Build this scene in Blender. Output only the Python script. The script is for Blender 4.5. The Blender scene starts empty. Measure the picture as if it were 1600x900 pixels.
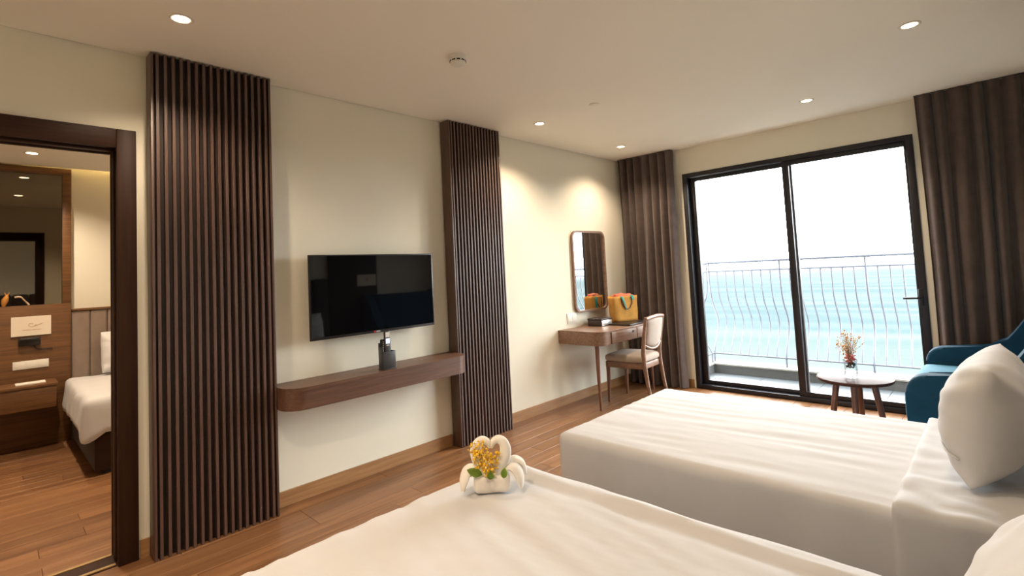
import bpy, bmesh, math, random
from mathutils import Vector, Matrix, noise
random.seed(7)
PI = math.pi
sc = bpy.context.scene
C = sc.collection

# ------------------------------------------------------------------ camera
YAW, PITCH, ROLL = 0.7652, 0.0575, -0.0501
FPX, PX, PY = 792.6, 801.6, 378.45
fwd = Vector((-math.sin(YAW)*math.cos(PITCH), math.cos(YAW)*math.cos(PITCH), math.sin(PITCH)))
rt0 = Vector((math.cos(YAW), math.sin(YAW), 0)); up0 = rt0.cross(fwd)
rt = rt0*math.cos(ROLL) + up0*math.sin(ROLL)
up = -rt0*math.sin(ROLL) + up0*math.cos(ROLL)
cam = bpy.data.cameras.new('camera'); camo = bpy.data.objects.new('camera', cam); C.objects.link(camo)
M = Matrix.Identity(4)
for i in range(3):
    M[i][0], M[i][1], M[i][2] = rt[i], up[i], -fwd[i]
M[0][3], M[1][3], M[2][3] = 3.2475, 0.0, 1.3487
camo.matrix_world = M
cam.sensor_width = 36.0; cam.sensor_fit = 'HORIZONTAL'; cam.lens = FPX/1600*36
cam.shift_x = (800-PX)/1600; cam.shift_y = (PY-450)/1600
cam.clip_start = 0.02; cam.clip_end = 60000
sc.camera = camo

# ------------------------------------------------------------------ sky, exposure
SKY = 17.5
w = bpy.data.worlds.new('overcast_sky'); sc.world = w; w.use_nodes = True
bg = w.node_tree.nodes['Background']
bg.inputs['Color'].default_value = (0.98, 0.99, 1.0, 1); bg.inputs['Strength'].default_value = SKY
sc.view_settings.view_transform = 'Standard'; sc.view_settings.look = 'None'
sc.view_settings.exposure = 0.58; sc.view_settings.gamma = 1.0
sc.view_settings.use_curve_mapping = False
LAMP = 88.0; WARM = (1.0, 0.77, 0.55)
pl = bpy.data.lights.new('window_portal', 'AREA'); pl.shape = 'RECTANGLE'; pl.size = 1.95; pl.size_y = 2.2
pl.cycles.is_portal = True
po = bpy.data.objects.new('window_portal', pl); C.objects.link(po)
po.location = (1.78, 5.50, 1.16); po.rotation_euler = (-PI/2, 0, 0)

# ------------------------------------------------------------------ materials
def lin(r, g, b):
    f = lambda c: (c/12.92 if c <= .04045 else ((c+.055)/1.055)**2.4)
    return (f(r/255), f(g/255), f(b/255), 1)
def nodes(name):
    m = bpy.data.materials.new(name); m.use_nodes = True
    nt = m.node_tree; return m, nt, nt.nodes['Principled BSDF']
def plain(name, col, rough=.6, metal=0.0, var=.06, scale=6.0, bump=.0, bscale=200.0, spec=.5, sheen=0.0, coat=0.0):
    m, nt, b = nodes(name)
    b.inputs['Roughness'].default_value = rough; b.inputs['Metallic'].default_value = metal
    b.inputs['Specular IOR Level'].default_value = spec
    b.inputs['Sheen Weight'].default_value = sheen; b.inputs['Coat Weight'].default_value = coat
    tc = nt.nodes.new('ShaderNodeTexCoord')
    n = nt.nodes.new('ShaderNodeTexNoise'); n.inputs['Scale'].default_value = scale; n.inputs['Detail'].default_value = 3
    nt.links.new(tc.outputs['Object'], n.inputs['Vector'])
    r = nt.nodes.new('ShaderNodeValToRGB')
    r.color_ramp.elements[0].position = .3; r.color_ramp.elements[1].position = .7
    r.color_ramp.elements[0].color = tuple(c*(1-var) for c in col[:3])+(1,)
    r.color_ramp.elements[1].color = tuple(min(1, c*(1+var)) for c in col[:3])+(1,)
    nt.links.new(n.outputs['Fac'], r.inputs['Fac']); nt.links.new(r.outputs['Color'], b.inputs['Base Color'])
    if bump:
        n2 = nt.nodes.new('ShaderNodeTexNoise'); n2.inputs['Scale'].default_value = bscale
        nt.links.new(tc.outputs['Object'], n2.inputs['Vector'])
        bp = nt.nodes.new('ShaderNodeBump'); bp.inputs['Strength'].default_value = bump; bp.inputs['Distance'].default_value = .002
        nt.links.new(n2.outputs['Fac'], bp.inputs['Height']); nt.links.new(bp.outputs['Normal'], b.inputs['Normal'])
    return m
def wood(name, c1, c2, grain='y', rough=.4, rnd=.25, fine=60.0, spec=.5):
    m, nt, b = nodes(name)
    b.inputs['Roughness'].default_value = rough; b.inputs['Specular IOR Level'].default_value = spec
    tc = nt.nodes.new('ShaderNodeTexCoord'); oi = nt.nodes.new('ShaderNodeObjectInfo')
    add = nt.nodes.new('ShaderNodeVectorMath'); add.operation = 'ADD'
    mul = nt.nodes.new('ShaderNodeVectorMath'); mul.operation = 'SCALE'; mul.inputs[0].default_value = (37, 53, 71)
    nt.links.new(oi.outputs['Random'], mul.inputs['Scale'])
    nt.links.new(tc.outputs['Object'], add.inputs[0]); nt.links.new(mul.outputs['Vector'], add.inputs[1])
    mp = nt.nodes.new('ShaderNodeMapping')
    s = {'x': (.05, 1, 1), 'y': (1, .05, 1), 'z': (1, 1, .05)}[grain]
    mp.inputs['Scale'].default_value = s
    nt.links.new(add.outputs['Vector'], mp.inputs['Vector'])
    n = nt.nodes.new('ShaderNodeTexNoise'); n.inputs['Scale'].default_value = fine; n.inputs['Detail'].default_value = 5
    n.inputs['Distortion'].default_value = .6
    nt.links.new(mp.outputs['Vector'], n.inputs['Vector'])
    r = nt.nodes.new('ShaderNodeValToRGB')
    r.color_ramp.elements[0].position = .3; r.color_ramp.elements[1].position = .72
    r.color_ramp.elements[0].color = c1; r.color_ramp.elements[1].color = c2
    nt.links.new(n.outputs['Fac'], r.inputs['Fac'])
    hs = nt.nodes.new('ShaderNodeHueSaturation')
    mr = nt.nodes.new('ShaderNodeMapRange'); mr.inputs['To Min'].default_value = 1-rnd; mr.inputs['To Max'].default_value = 1+rnd
    nt.links.new(oi.outputs['Random'], mr.inputs['Value']); nt.links.new(mr.outputs['Result'], hs.inputs['Value'])
    nt.links.new(r.outputs['Color'], hs.inputs['Color']); nt.links.new(hs.outputs['Color'], b.inputs['Base Color'])
    bp = nt.nodes.new('ShaderNodeBump'); bp.inputs['Strength'].default_value = .12; bp.inputs['Distance'].default_value = .001
    nt.links.new(n.outputs['Fac'], bp.inputs['Height']); nt.links.new(bp.outputs['Normal'], b.inputs['Normal'])
    return m
def fabric(name, col, rough=.95, var=.1, weave=900.0, sheen=.15, bump=.25):
    m = plain(name, col, rough, 0, var, 14.0, bump, weave, .2, sheen); return m
def emit(name, col, strength):
    m, nt, b = nodes(name)
    b.inputs['Base Color'].default_value = (0.9, .85, .8, 1)
    b.inputs['Emission Color'].default_value = tuple(col)+(1,); b.inputs['Emission Strength'].default_value = strength
    return m
def glass(name, tint=(1, 1, 1), refl=1.0, rough=0.0):
    m = bpy.data.materials.new(name); m.use_nodes = True; nt = m.node_tree
    nt.nodes.clear()
    out = nt.nodes.new('ShaderNodeOutputMaterial'); mix = nt.nodes.new('ShaderNodeMixShader')
    tr = nt.nodes.new('ShaderNodeBsdfTransparent'); tr.inputs['Color'].default_value = tuple(tint)+(1,)
    gl = nt.nodes.new('ShaderNodeBsdfGlossy'); gl.inputs['Roughness'].default_value = rough
    fr = nt.nodes.new('ShaderNodeFresnel'); fr.inputs['IOR'].default_value = 1.45
    mu = nt.nodes.new('ShaderNodeMath'); mu.operation = 'MULTIPLY'; mu.inputs[1].default_value = refl
    nt.links.new(fr.outputs['Fac'], mu.inputs[0]); nt.links.new(mu.outputs['Value'], mix.inputs['Fac'])
    nt.links.new(tr.outputs['BSDF'], mix.inputs[1]); nt.links.new(gl.outputs['BSDF'], mix.inputs[2])
    nt.links.new(mix.outputs['Shader'], out.inputs['Surface'])
    return m
def mirror(name, col, rough=.01):
    m, nt, b = nodes(name)
    b.inputs['Metallic'].default_value = 1; b.inputs['Roughness'].default_value = rough
    n = nt.nodes.new('ShaderNodeTexNoise'); n.inputs['Scale'].default_value = .5
    r = nt.nodes.new('ShaderNodeValToRGB')
    r.color_ramp.elements[0].color = tuple(col)+(1,); r.color_ramp.elements[1].color = tuple(c*.98 for c in col)+(1,)
    nt.links.new(n.outputs['Fac'], r.inputs['Fac']); nt.links.new(r.outputs['Color'], b.inputs['Base Color'])
    return m

MAT = {}
MAT['wall'] = plain('cream_wall_paint', (.79, .765, .65, 1), .8, 0, .015, 2.0, .08, 260)
MAT['ceil'] = plain('ceiling_paint', (.88, .85, .76, 1), .85, 0, .01, 1.5)
MAT['outer'] = plain('outer_render', (.6, .6, .58, 1), .9)
MAT['plank'] = wood('floor_oak', (.15, .064, .025, 1), (.29, .145, .064, 1), 'y', .34, .16, 26.0)
MAT['sub'] = plain('subfloor', (.05, .03, .02, 1), .9)
MAT['base'] = wood('baseboard_oak', (.30, .15, .06, 1), (.42, .235, .105, 1), 'y', .42, .03)
MAT['basex'] = wood('baseboard_oak_cross', (.30, .15, .06, 1), (.42, .235, .105, 1), 'x', .42, .03)
MAT['dark'] = wood('dark_walnut_slat', (.052, .021, .012, 1), (.095, .044, .028, 1), 'z', .46, .08, 50.0, spec=1.0)
MAT['darkback'] = plain('panel_backing', (.014, .007, .006, 1), .6)
MAT['door'] = wood('door_frame_walnut', (.024, .009, .005, 1), (.042, .017, .009, 1), 'z', .5, .04, spec=.2)
MAT['doorh'] = wood('door_head_walnut', (.024, .009, .005, 1), (.042, .017, .009, 1), 'y', .5, .04, spec=.2)
MAT['cons'] = wood('console_walnut', (.085, .040, .024, 1), (.155, .076, .046, 1), 'y', .42, .02)
MAT['desk'] = wood('desk_walnut', (.16, .088, .055, 1), (.28, .165, .108, 1), 'y', .38, .02)
MAT['leg'] = wood('turned_leg_walnut', (.12, .05, .03, 1), (.22, .10, .06, 1), 'z', .35, .02)
MAT['panel'] = wood('bedroom_panel_wood', (.10, .042, .013, 1), (.18, .082, .026, 1), 'y', .5, .05)
MAT['tabletop'] = wood('table_top_walnut', (.055, .028, .024, 1), (.10, .055, .045, 1), 'x', .30, .02, spec=.006)
MAT['white'] = fabric('white_linen', (.545, .545, .555, 1), .85, .015, 700, .1, .12)
MAT['pillow'] = fabric('white_pillow_linen', (.64, .635, .635, 1), .85, .015, 700, .1, .12)
MAT['towel'] = fabric('white_terry_towel', (.84, .80, .74, 1), .95, .03, 600, .3, .5)
MAT['curt'] = fabric('taupe_curtain', (.088, .064, .056, 1), .85, .14, 500, .25, .35)
MAT['seatf'] = fabric('cream_chair_fabric', (.38, .32, .27, 1), .9, .06, 900)
MAT['blue'] = fabric('teal_blue_upholstery', (.006, .052, .100, 1), .85, .08, 900, .12, .25)
MAT['bluec'] = fabric('light_blue_cushion', (.050, .200, .300, 1), .85, .06, 900, .15, .25)
MAT['grey'] = fabric('taupe_headboard_fabric', (.26, .20, .16, 1), .85, .06, 900)
MAT['hb'] = fabric('dark_headboard_fabric', (.055, .042, .036, 1), .85, .06, 900)
MAT['skirt'] = fabric('brown_bed_base', (.035, .016, .010, 1), .9, .1, 500)
MAT['black'] = plain('black_plastic', (.010, .010, .011, 1), .35, 0, .05)
MAT['charcoal'] = plain('charcoal_plastic', (.040, .040, .043, 1), .4, 0, .05)
MAT['frame'] = plain('black_aluminium', (.016, .016, .022, 1), .38, .2, .05)
MAT['screen'] = plain('tv_screen_gloss', (.003, .003, .004, 1), .03, 0, .02, spec=.30)
MAT['rail'] = plain('grey_painted_steel', (0.0559, 0.0612, 0.0878, 1), .6, .0, .05)
MAT['tile'] = plain('balcony_tile', (.029, .036, .041, 1), .5, 0, .08, 4)
MAT['curb'] = plain('balcony_curb', (0.0293, 0.0306, 0.0319, 1), .85, 0, .08, 5)
MAT['ledge'] = plain('pale_ledge', (0.1330, 0.1264, 0.1131, 1), .85, 0, .05, 5)
MAT['plastic'] = plain('white_plastic', (.78, .76, .70, 1), .4, 0, .02)
MAT['card'] = plain('cream_card', (.80, .72, .60, 1), .6, 0, .02)
MAT['gold'] = plain('gold_print', (.55, .33, .10, 1), .5, 0, .08)
MAT['leather'] = plain('dark_brown_leather', (.035, .020, .016, 1), .4, 0, .15, 30, .2, 300)
MAT['folder'] = plain('black_leather_folder', (.016, .012, .011, 1), .35, 0, .15, 30, .2, 300)
MAT['paper'] = plain('white_paper', (.75, .72, .66, 1), .8, 0, .02)
MAT['bag'] = fabric('mustard_canvas', (.80, .48, .13, 1), .85, .1, 500, .1, .3)
MAT['teal'] = fabric('teal_scarf', (.03, .30, .30, 1), .7, .2, 300)
MAT['coral'] = fabric('coral_scarf', (.68, .18, .09, 1), .8, .2, 300)
MAT['brass'] = plain('brass_trim', (.50, .36, .18, 1), .4, .9, .05)
MAT['steel'] = plain('pale_steel_and_sheen', (.62, .60, .56, 1), .3, .9, .05)  # television emblem metal, also the window sheen coloured onto the leather box
MAT['yellow'] = plain('golden_blossom', (.82, .48, .03, 1), .7, 0, .3, 60)
MAT['pale'] = plain('pale_blossom', (.85, .72, .42, 1), .7, 0, .2, 60)
MAT['pink'] = plain('pink_blossom', (.70, .20, .18, 1), .7, 0, .3, 60)
MAT['orange'] = plain('orange_blossom', (.75, .30, .05, 1), .7, 0, .3, 60)
MAT['leaf'] = plain('green_leaf', (.22, .34, .04, 1), .5, 0, .2, 30)
MAT['twig'] = plain('dry_twig', (.38, .26, .16, 1), .8, 0, .2, 60)
MAT['soil'] = plain('dark_pebbles', (.07, .045, .04, 1), .8, 0, .5, 120)
MAT['amber'] = plain('amber_figure', (.50, .22, .04, 1), .4, 0, .2, 30)
MAT['bone'] = plain('pale_ceramic', (.50, .38, .26, 1), .5, 0, .1, 30)
MAT['lcd'] = emit('lcd_blue', (.20, .42, .75), .55)
MAT['lens'] = emit('downlight_lens', (1.0, .72, .42), 12.0)
MAT['cove'] = emit('cove_led', (1.0, .68, .28), 45.0)
MAT['glass'] = glass('window_glass', (.97, .985, .98), .5)
MAT['vglass'] = glass('vase_glass', (.97, .98, .99), .35, .05)
MAT['mirror'] = mirror('mirror_silver', (.82, .82, .80))
MAT['smoke'] = mirror('smoked_mirror', (.20, .18, .15), .02)
MAT['red'] = plain('red_mark', (.5, .02, .03, 1), .4)

# ------------------------------------------------------------------ helpers
def wm(o):
    m = Matrix.Identity(4)
    while o is not None:
        m = Matrix.LocRotScale(o.location, o.rotation_euler, None) @ m; o = o.parent
    return m
def setp(o, label=None, cat=None, group=None, kind=None):
    if label: o['label'] = label
    if cat: o['category'] = cat
    if group: o['group'] = group
    if kind: o['kind'] = kind
    return o
def thing(name, label, cat, loc=(0, 0, 0), rz=0.0, group=None):
    o = bpy.data.objects.new(name, None); C.objects.link(o); o.empty_display_size = .05
    o.location = loc; o.rotation_euler = (0, 0, rz)
    return setp(o, label, cat, group)
def link(name, me, parent=None, local=False):
    o = bpy.data.objects.new(name, me); C.objects.link(o)
    if parent is not None:
        if not local:
            me.transform(wm(parent).inverted())
        o.parent = parent
    return o
def fin(name, bm, mat, parent=None, local=False, smooth=False, angle=None):
    bmesh.ops.recalc_face_normals(bm, faces=bm.faces[:])
    me = bpy.data.meshes.new(name); bm.to_mesh(me); bm.free()
    me.materials.append(MAT[mat] if isinstance(mat, str) else mat)
    if smooth:
        me.polygons.foreach_set('use_smooth', [True]*len(me.polygons))
        if angle: me.set_sharp_from_angle(angle=angle)
    return link(name, me, parent, local)
def addbox(bm, x0, x1, y0, y1, z0, z1, bev=0.0, seg=2):
    vs = [bm.verts.new((x, y, z)) for x in (x0, x1) for y in (y0, y1) for z in (z0, z1)]
    fs = [bm.faces.new([vs[i] for i in f]) for f in ((0, 1, 3, 2), (4, 6, 7, 5), (0, 4, 5, 1), (2, 3, 7, 6), (0, 2, 6, 4), (1, 5, 7, 3))]
    if bev:
        es = {e for f in fs for e in f.edges}
        bmesh.ops.bevel(bm, geom=list(es), offset=bev, segments=seg, affect='EDGES', profile=.5)
def box(name, x0, x1, y0, y1, z0, z1, mat, parent=None, bev=0.0, local=False, seg=2):
    bm = bmesh.new(); addbox(bm, x0, x1, y0, y1, z0, z1, bev, seg)
    return fin(name, bm, mat, parent, local, smooth=bool(bev), angle=math.radians(40))
def boxes(name, lst, mat, parent=None, bev=0.0):
    bm = bmesh.new()
    for b in lst: addbox(bm, *b, bev)
    return fin(name, bm, mat, parent)
def addtube(bm, pts, radii, seg=10, cap=True, flat=None):
    pts = [Vector(p) for p in pts]; n = len(pts)
    if not hasattr(radii, '__len__'): radii = [radii]*n
    rings = []; ref = None
    for i, p in enumerate(pts):
        t = (pts[min(i+1, n-1)]-pts[max(i-1, 0)]).normalized()
        if ref is None:
            ref = Vector((0, 0, 1)) if abs(t.z) < .9 else Vector((1, 0, 0))
        a = (ref - t*ref.dot(t)).normalized(); ref = a; b = t.cross(a)
        fa = flat if flat else 1.0
        rings.append([bm.verts.new(p+(a*math.cos(k*2*PI/seg)*fa+b*math.sin(k*2*PI/seg))*radii[i]) for k in range(seg)])
    for i in range(n-1):
        for k in range(seg):
            bm.faces.new((rings[i][k], rings[i][(k+1) % seg], rings[i+1][(k+1) % seg], rings[i+1][k]))
    if cap:
        bm.faces.new(rings[0][::-1]); bm.faces.new(rings[-1])
def tube(name, pts, radii, mat, parent=None, seg=10, local=False, flat=None):
    bm = bmesh.new(); addtube(bm, pts, radii, seg, True, flat)
    return fin(name, bm, mat, parent, local, True, math.radians(50))
def addlathe(bm, prof, cx, cy, seg=32):
    rings = []
    for r, z in prof:
        if r < 1e-6: rings.append([bm.verts.new((cx, cy, z))])
        else: rings.append([bm.verts.new((cx+r*math.cos(k*2*PI/seg), cy+r*math.sin(k*2*PI/seg), z)) for k in range(seg)])
    for a, b in zip(rings, rings[1:]):
        for k in range(seg):
            k2 = (k+1) % seg
            if len(a) == 1 and len(b) == 1: continue
            if len(a) == 1: bm.faces.new((a[0], b[k], b[k2]))
            elif len(b) == 1: bm.faces.new((a[k], b[0], a[k2]))
            else: bm.faces.new((a[k], b[k], b[k2], a[k2]))
def lathe(name, prof, cx, cy, mat, parent=None, seg=32, local=False):
    bm = bmesh.new(); addlathe(bm, prof, cx, cy, seg)
    return fin(name, bm, mat, parent, local, True, math.radians(35))
def prism(name, outline, axis, h0, h1, mat, parent=None, bev=0.0, local=False, seg=2):
    # outline: 2D points in the two other axes (x: (y,z), y: (x,z), z: (x,y))
    f = {'x': lambda a, b, h: (h, a, b), 'y': lambda a, b, h: (a, h, b), 'z': lambda a, b, h: (a, b, h)}[axis]
    bm = bmesh.new()
    A = [bm.verts.new(f(a, b, h0)) for a, b in outline]; B = [bm.verts.new(f(a, b, h1)) for a, b in outline]
    n = len(outline)
    fa = bm.faces.new(A); fb = bm.faces.new(B[::-1])
    for i in range(n): bm.faces.new((A[i], A[(i+1) % n], B[(i+1) % n], B[i]))
    if bev:
        bmesh.ops.bevel(bm, geom=list(set(fa.edges) | set(fb.edges)), offset=bev, segments=seg, affect='EDGES', profile=.5)
    return fin(name, bm, mat, parent, local, True, math.radians(38))
def rrect(x0, x1, y0, y1, r, n=6, corners=(1, 1, 1, 1)):
    o = []
    for (cx, cy, a0, on) in ((x0, y0, PI, corners[0]), (x1, y0, 1.5*PI, corners[1]), (x1, y1, 0, corners[2]), (x0, y1, .5*PI, corners[3])):
        if not on: o.append((cx, cy)); continue
        mx = cx+r if cx == x0 else cx-r; my = cy+r if cy == y0 else cy-r
        for k in range(n+1):
            a = a0+k*PI/2/n; o.append((mx+r*math.cos(a), my+r*math.sin(a)))
    return o
def ringprism(name, o1, o2, axis, h0, h1, mat, parent=None, bev=0.0):
    f = {'x': lambda a, b, h: (h, a, b), 'y': lambda a, b, h: (a, h, b), 'z': lambda a, b, h: (a, b, h)}[axis]
    bm = bmesh.new(); n = len(o1)
    P = [[bm.verts.new(f(a, b, h)) for a, b in o] for o in (o1, o2) for h in (h0, h1)]
    for i in range(n):
        j = (i+1) % n
        bm.faces.new((P[0][i], P[0][j], P[1][j], P[1][i])); bm.faces.new((P[2][i], P[3][i], P[3][j], P[2][j]))
        bm.faces.new((P[0][i], P[2][i], P[2][j], P[0][j])); bm.faces.new((P[1][i], P[1][j], P[3][j], P[3][i]))
    return fin(name, bm, mat, parent, False, True, math.radians(40))
def softbox(name, x0, x1, y0, y1, z0, z1, r, mat, parent=None, cell=.03, disp=None, bottom=True, local=False):
    # a rounded box surface on a grid, shaped by disp(p, n)
    lo = Vector((x0, y0, z0)); hi = Vector((x1, y1, z1)); cc = (lo+hi)/2
    N = [max(2, int(round((hi[i]-lo[i])/cell))) for i in range(3)]
    bm = bmesh.new(); cache = {}
    def vert(i, j, k):
        key = (i, j, k)
        if key in cache: return cache[key]
        p = Vector((lo.x+(hi.x-lo.x)*i/N[0], lo.y+(hi.y-lo.y)*j/N[1], lo.z+(hi.z-lo.z)*k/N[2]))
        q = Vector([min(max(p[a], lo[a]+r), hi[a]-r) for a in range(3)])
        d = p-q; nn = d.normalized() if d.length > 1e-9 else Vector((0, 0, 1))
        s = q+nn*r if d.length > 1e-9 else p
        if disp: s = disp(s, nn)
        cache[key] = bm.verts.new(s); return cache[key]
    for k in ((0, N[2]) if bottom else (N[2],)):
        for i in range(N[0]):
            for j in range(N[1]): bm.faces.new((vert(i, j, k), vert(i+1, j, k), vert(i+1, j+1, k), vert(i, j+1, k)))
    for j in (0, N[1]):
        for i in range(N[0]):
            for k in range(N[2]): bm.faces.new((vert(i, j, k), vert(i+1, j, k), vert(i+1, j, k+1), vert(i, j, k+1)))
    for i in (0, N[0]):
        for j in range(N[1]):
            for k in range(N[2]): bm.faces.new((vert(i, j, k), vert(i, j+1, k), vert(i, j+1, k+1), vert(i, j, k+1)))
    return fin(name, bm, mat, parent, local, True)
def nz(x, y, z=0.0, oct=2):
    return noise.fractal((x, y, z), 1.0, 2.0, oct)
def pillow_mesh(name, W, Hh, T, mat, parent, M4, seed=0, n=64, crease=.007, pinch=.05):
    # a filled pillow: local u along W, v along H, bulging along local z; M4 places it
    bm = bmesh.new(); g = {}
    for s in (1, -1):
        for i in range(n+1):
            for j in range(n+1):
                u = -1+2*i/n; v = -1+2*j/n
                edge = i in (0, n) or j in (0, n)
                if edge and s == -1: g[(s, i, j)] = g[(1, i, j)]; continue
                h = T/2*((1-u**4)*(1-abs(v)**2.3))**.62
                px = u*W/2*(1-pinch*(1-v*v)*u*u*0.6-.04*abs(u*v)**3); py = v*Hh/2*(1-pinch*(1-u*u)*v*v-.04*abs(u*v)**3)
                # radiating creases near the corners and edges
                k = math.sin(14*math.atan2(v, u)+seed)*abs(u*v)**1.2*crease*1.6 + nz(u*2.2+seed, v*2.2, s*3)*crease*1.6*(1-max(abs(u), abs(v))**6)
                p = Vector((px, py, s*h+k)); g[(s, i, j)] = bm.verts.new(M4 @ p)
    for s in (1, -1):
        for i in range(n):
            for j in range(n): bm.faces.new([g[(s, i, j)], g[(s, i+1, j)], g[(s, i+1, j+1)], g[(s, i, j+1)]])
    return fin(name, bm, mat, parent, False, True)
def copy_part(src, parent, loc):
    o = src.copy(); C.objects.link(o); o.parent = parent; o.location = loc; return o

# ================================================================== STRUCTURE
XR, Y0, YW, H = 3.66, -1.5, 5.318, 2.6
S = lambda o: setp(o, kind='structure')
# floors with planks
def plank_floor(name, x0, x1, y0, y1, seedv):
    fl = S(box(name, x0, x1, y0, y1, -.10, -.010, 'sub'))
    rnd = random.Random(seedv); meshes = {}
    wdt = .135; nrow = int(math.ceil((x1-x0)/wdt))
    for r in range(nrow):
        a = x0+r*wdt; b = min(a+wdt, x1)
        if b-a < .02: continue
        y = y0 - rnd.choice([0, .2, .4, .6, .8, 1.0])
        while y < y1-.01:
            c, d = max(y, y0), min(y+1.2, y1)
            if d-c > .02:
                L = round(d-c, 2); key = (round(b-a, 3), L)
                if key not in meshes:
                    bm = bmesh.new(); addbox(bm, 0, b-a-.0016, 0, d-c-.0016, -.012, 0, .0012, 1)
                    me = bpy.data.meshes.new('plank'); bm.to_mesh(me); bm.free(); me.materials.append(MAT['plank']); meshes[key] = me
                o = bpy.data.objects.new('plank', meshes[key]); C.objects.link(o); o.parent = fl; o.location = (a, c, 0)
            y += 1.2
    return fl
plank_floor('floor', 0.0, XR, Y0, YW+.0, 3)
plank_floor('floor_bedroom', -3.12, -.16, -1.4, 2.7, 5)
DY0, DY1, DZ = -.46, .470, 2.095
S(boxes('wall_left', [(-.15, 0, Y0-.15, DY0-.02, -.1, 2.8), (-.15, 0, DY1+.02, YW+.2, -.1, 2.8), (-.15, 0, DY0-.02, DY1+.02, DZ+.02, 2.8)], 'wall'))
S(box('wall_right', XR, XR+.15, Y0-.15, YW+.2, -.1, 2.8, 'wall'))
S(box('wall_back', -.15, XR+.15, Y0-.15, Y0, -.1, 2.8, 'wall'))
WX0, WX1, WZ = .776, 2.785, 2.32
S(boxes('wall_window', [(0, WX0, YW, YW+.2, -.1, 2.8), (WX1, XR, YW, YW+.2, -.1, 2.8), (WX0, WX1, YW, YW+.2, WZ, 2.8), (WX0, WX1, YW, YW+.2, -.1, -.002)], 'wall'))
S(boxes('ceiling', [(.008, XR, Y0, YW-.002, H, H+.15), (-.15, XR+.15, Y0-.15, YW+.2, H+.151, H+.25)], 'ceil'))
# baseboards
S(boxes('baseboard_left', [(.0005, .013, Y0, DY0-.09, 0, .088), (.0005, .013, .548, .586, 0, .088), (.0005, .013, 1.195, 2.568, 0, .088), (.0005, .013, 3.145, YW, 0, .088)], 'base'))
S(boxes('baseboard_window', [(0.014, .752, YW-.013, YW-.0005, 0, .088), (WX1+.03, XR, YW-.013, YW-.0005, 0, .088)], 'basex'))
# door casing
d1 = S(thing('door_1', 'dark walnut door casing of the open doorway to the next bedroom', None, (0, .0, 0)))
boxes('jamb', [(-.165, .012, DY1, DY1+.02, 0, DZ+.02)], 'door', d1)
boxes('jamb', [(-.165, .012, DY0-.02, DY0, 0, DZ+.02)], 'door', d1)
boxes('head_jamb', [(-.165, .012, DY0, DY1, DZ, DZ+.02)], 'doorh', d1)
for (a, b) in ((DY1-.012, DY1+.072), (DY0-.072, DY0+.012)):
    box('architrave', .0005, .024, a, b, 0, DZ+.088, 'door', d1, .004)
    box('architrave', -.175, -.151, a, b, 0, DZ+.088, 'door', d1, .004)
box('architrave_head', .0005, .024, DY0+.0125, DY1-.0125, DZ-.012, DZ+.088, 'doorh', d1, .004)
box('architrave_head', -.175, -.151, DY0+.0125, DY1-.0125, DZ-.012, DZ+.088, 'doorh', d1, .004)
box('door_stop', -.09, -.05, DY1-.016, DY1, 0, DZ-.013, 'door', d1, .003)
box('door_stop_head', -.09, -.05, DY0+.001, DY1-.017, DZ-.016, DZ, 'doorh', d1, .003)
box('threshold', -.158, -.002, DY0+.001, DY1-.001, -.01, .003, 'doorh', d1)
box('threshold_strip', -.156, -.135, DY0+.002, DY1-.017, .003, .007, 'brass', d1)
box('threshold_strip', -.028, -.006, DY0+.002, DY1-.017, .003, .007, 'brass', d1)
# window / sliding door
w1 = S(thing('window_1', 'black aluminium sliding balcony door with two tall glass panes', None, ((WX0+WX1)/2, YW, 0)))
ft = .05; fy0, fy1 = YW-.012, YW+.10
box('frame_stile', WX0, WX0+ft, fy0, fy1, 0, WZ, 'frame', w1, .003)
box('frame_stile', WX1-ft, WX1, fy0, fy1, 0, WZ, 'frame', w1, .003)
box('frame_head', WX0+ft, WX1-ft, fy0, fy1, WZ-.045, WZ, 'frame', w1, .003)
box('bottom_track', WX0+ft, WX1-ft, fy0, fy1, 0, .045, 'frame', w1, .003)
def sash(x0, x1, y0, y1, z0, z1, ls, rs):
    s = box('sash_rail', x0, x1, y0, y1, z0, z0+.042, 'frame', w1, .003)
    box('sash_rail', x0, x1, y0, y1, z1-.042, z1, 'frame', w1, .003)
    box('sash_stile', x0, x0+ls, y0-.002, y1+.002, z0, z1, 'frame', w1, .003)
    box('sash_stile', x1-rs, x1, y0-.002, y1+.002, z0, z1, 'frame', w1, .003)
    box('pane', x0+ls-.005, x1-rs+.005, (y0+y1)/2-.004, (y0+y1)/2+.004, z0+.03, z1-.03, 'glass', w1)
sash(WX0+ft, 1.85, YW+.052, YW+.088, .046, WZ-.046, .062, .055)
sash(1.775, WX1-ft, YW+.006, YW+.044, .046, WZ-.046, .060, .018)
hd = box('handle_plate', 2.727, 2.757, YW-.022, YW+.0, .90, 1.04, 'frame', w1, .004)
tube('handle_lever', [(2.742, YW-.02, .968), (2.742, YW-.055, .968), (2.72, YW-.062, .968), (2.63, YW-.062, .966)], .009, 'frame', w1)
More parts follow.
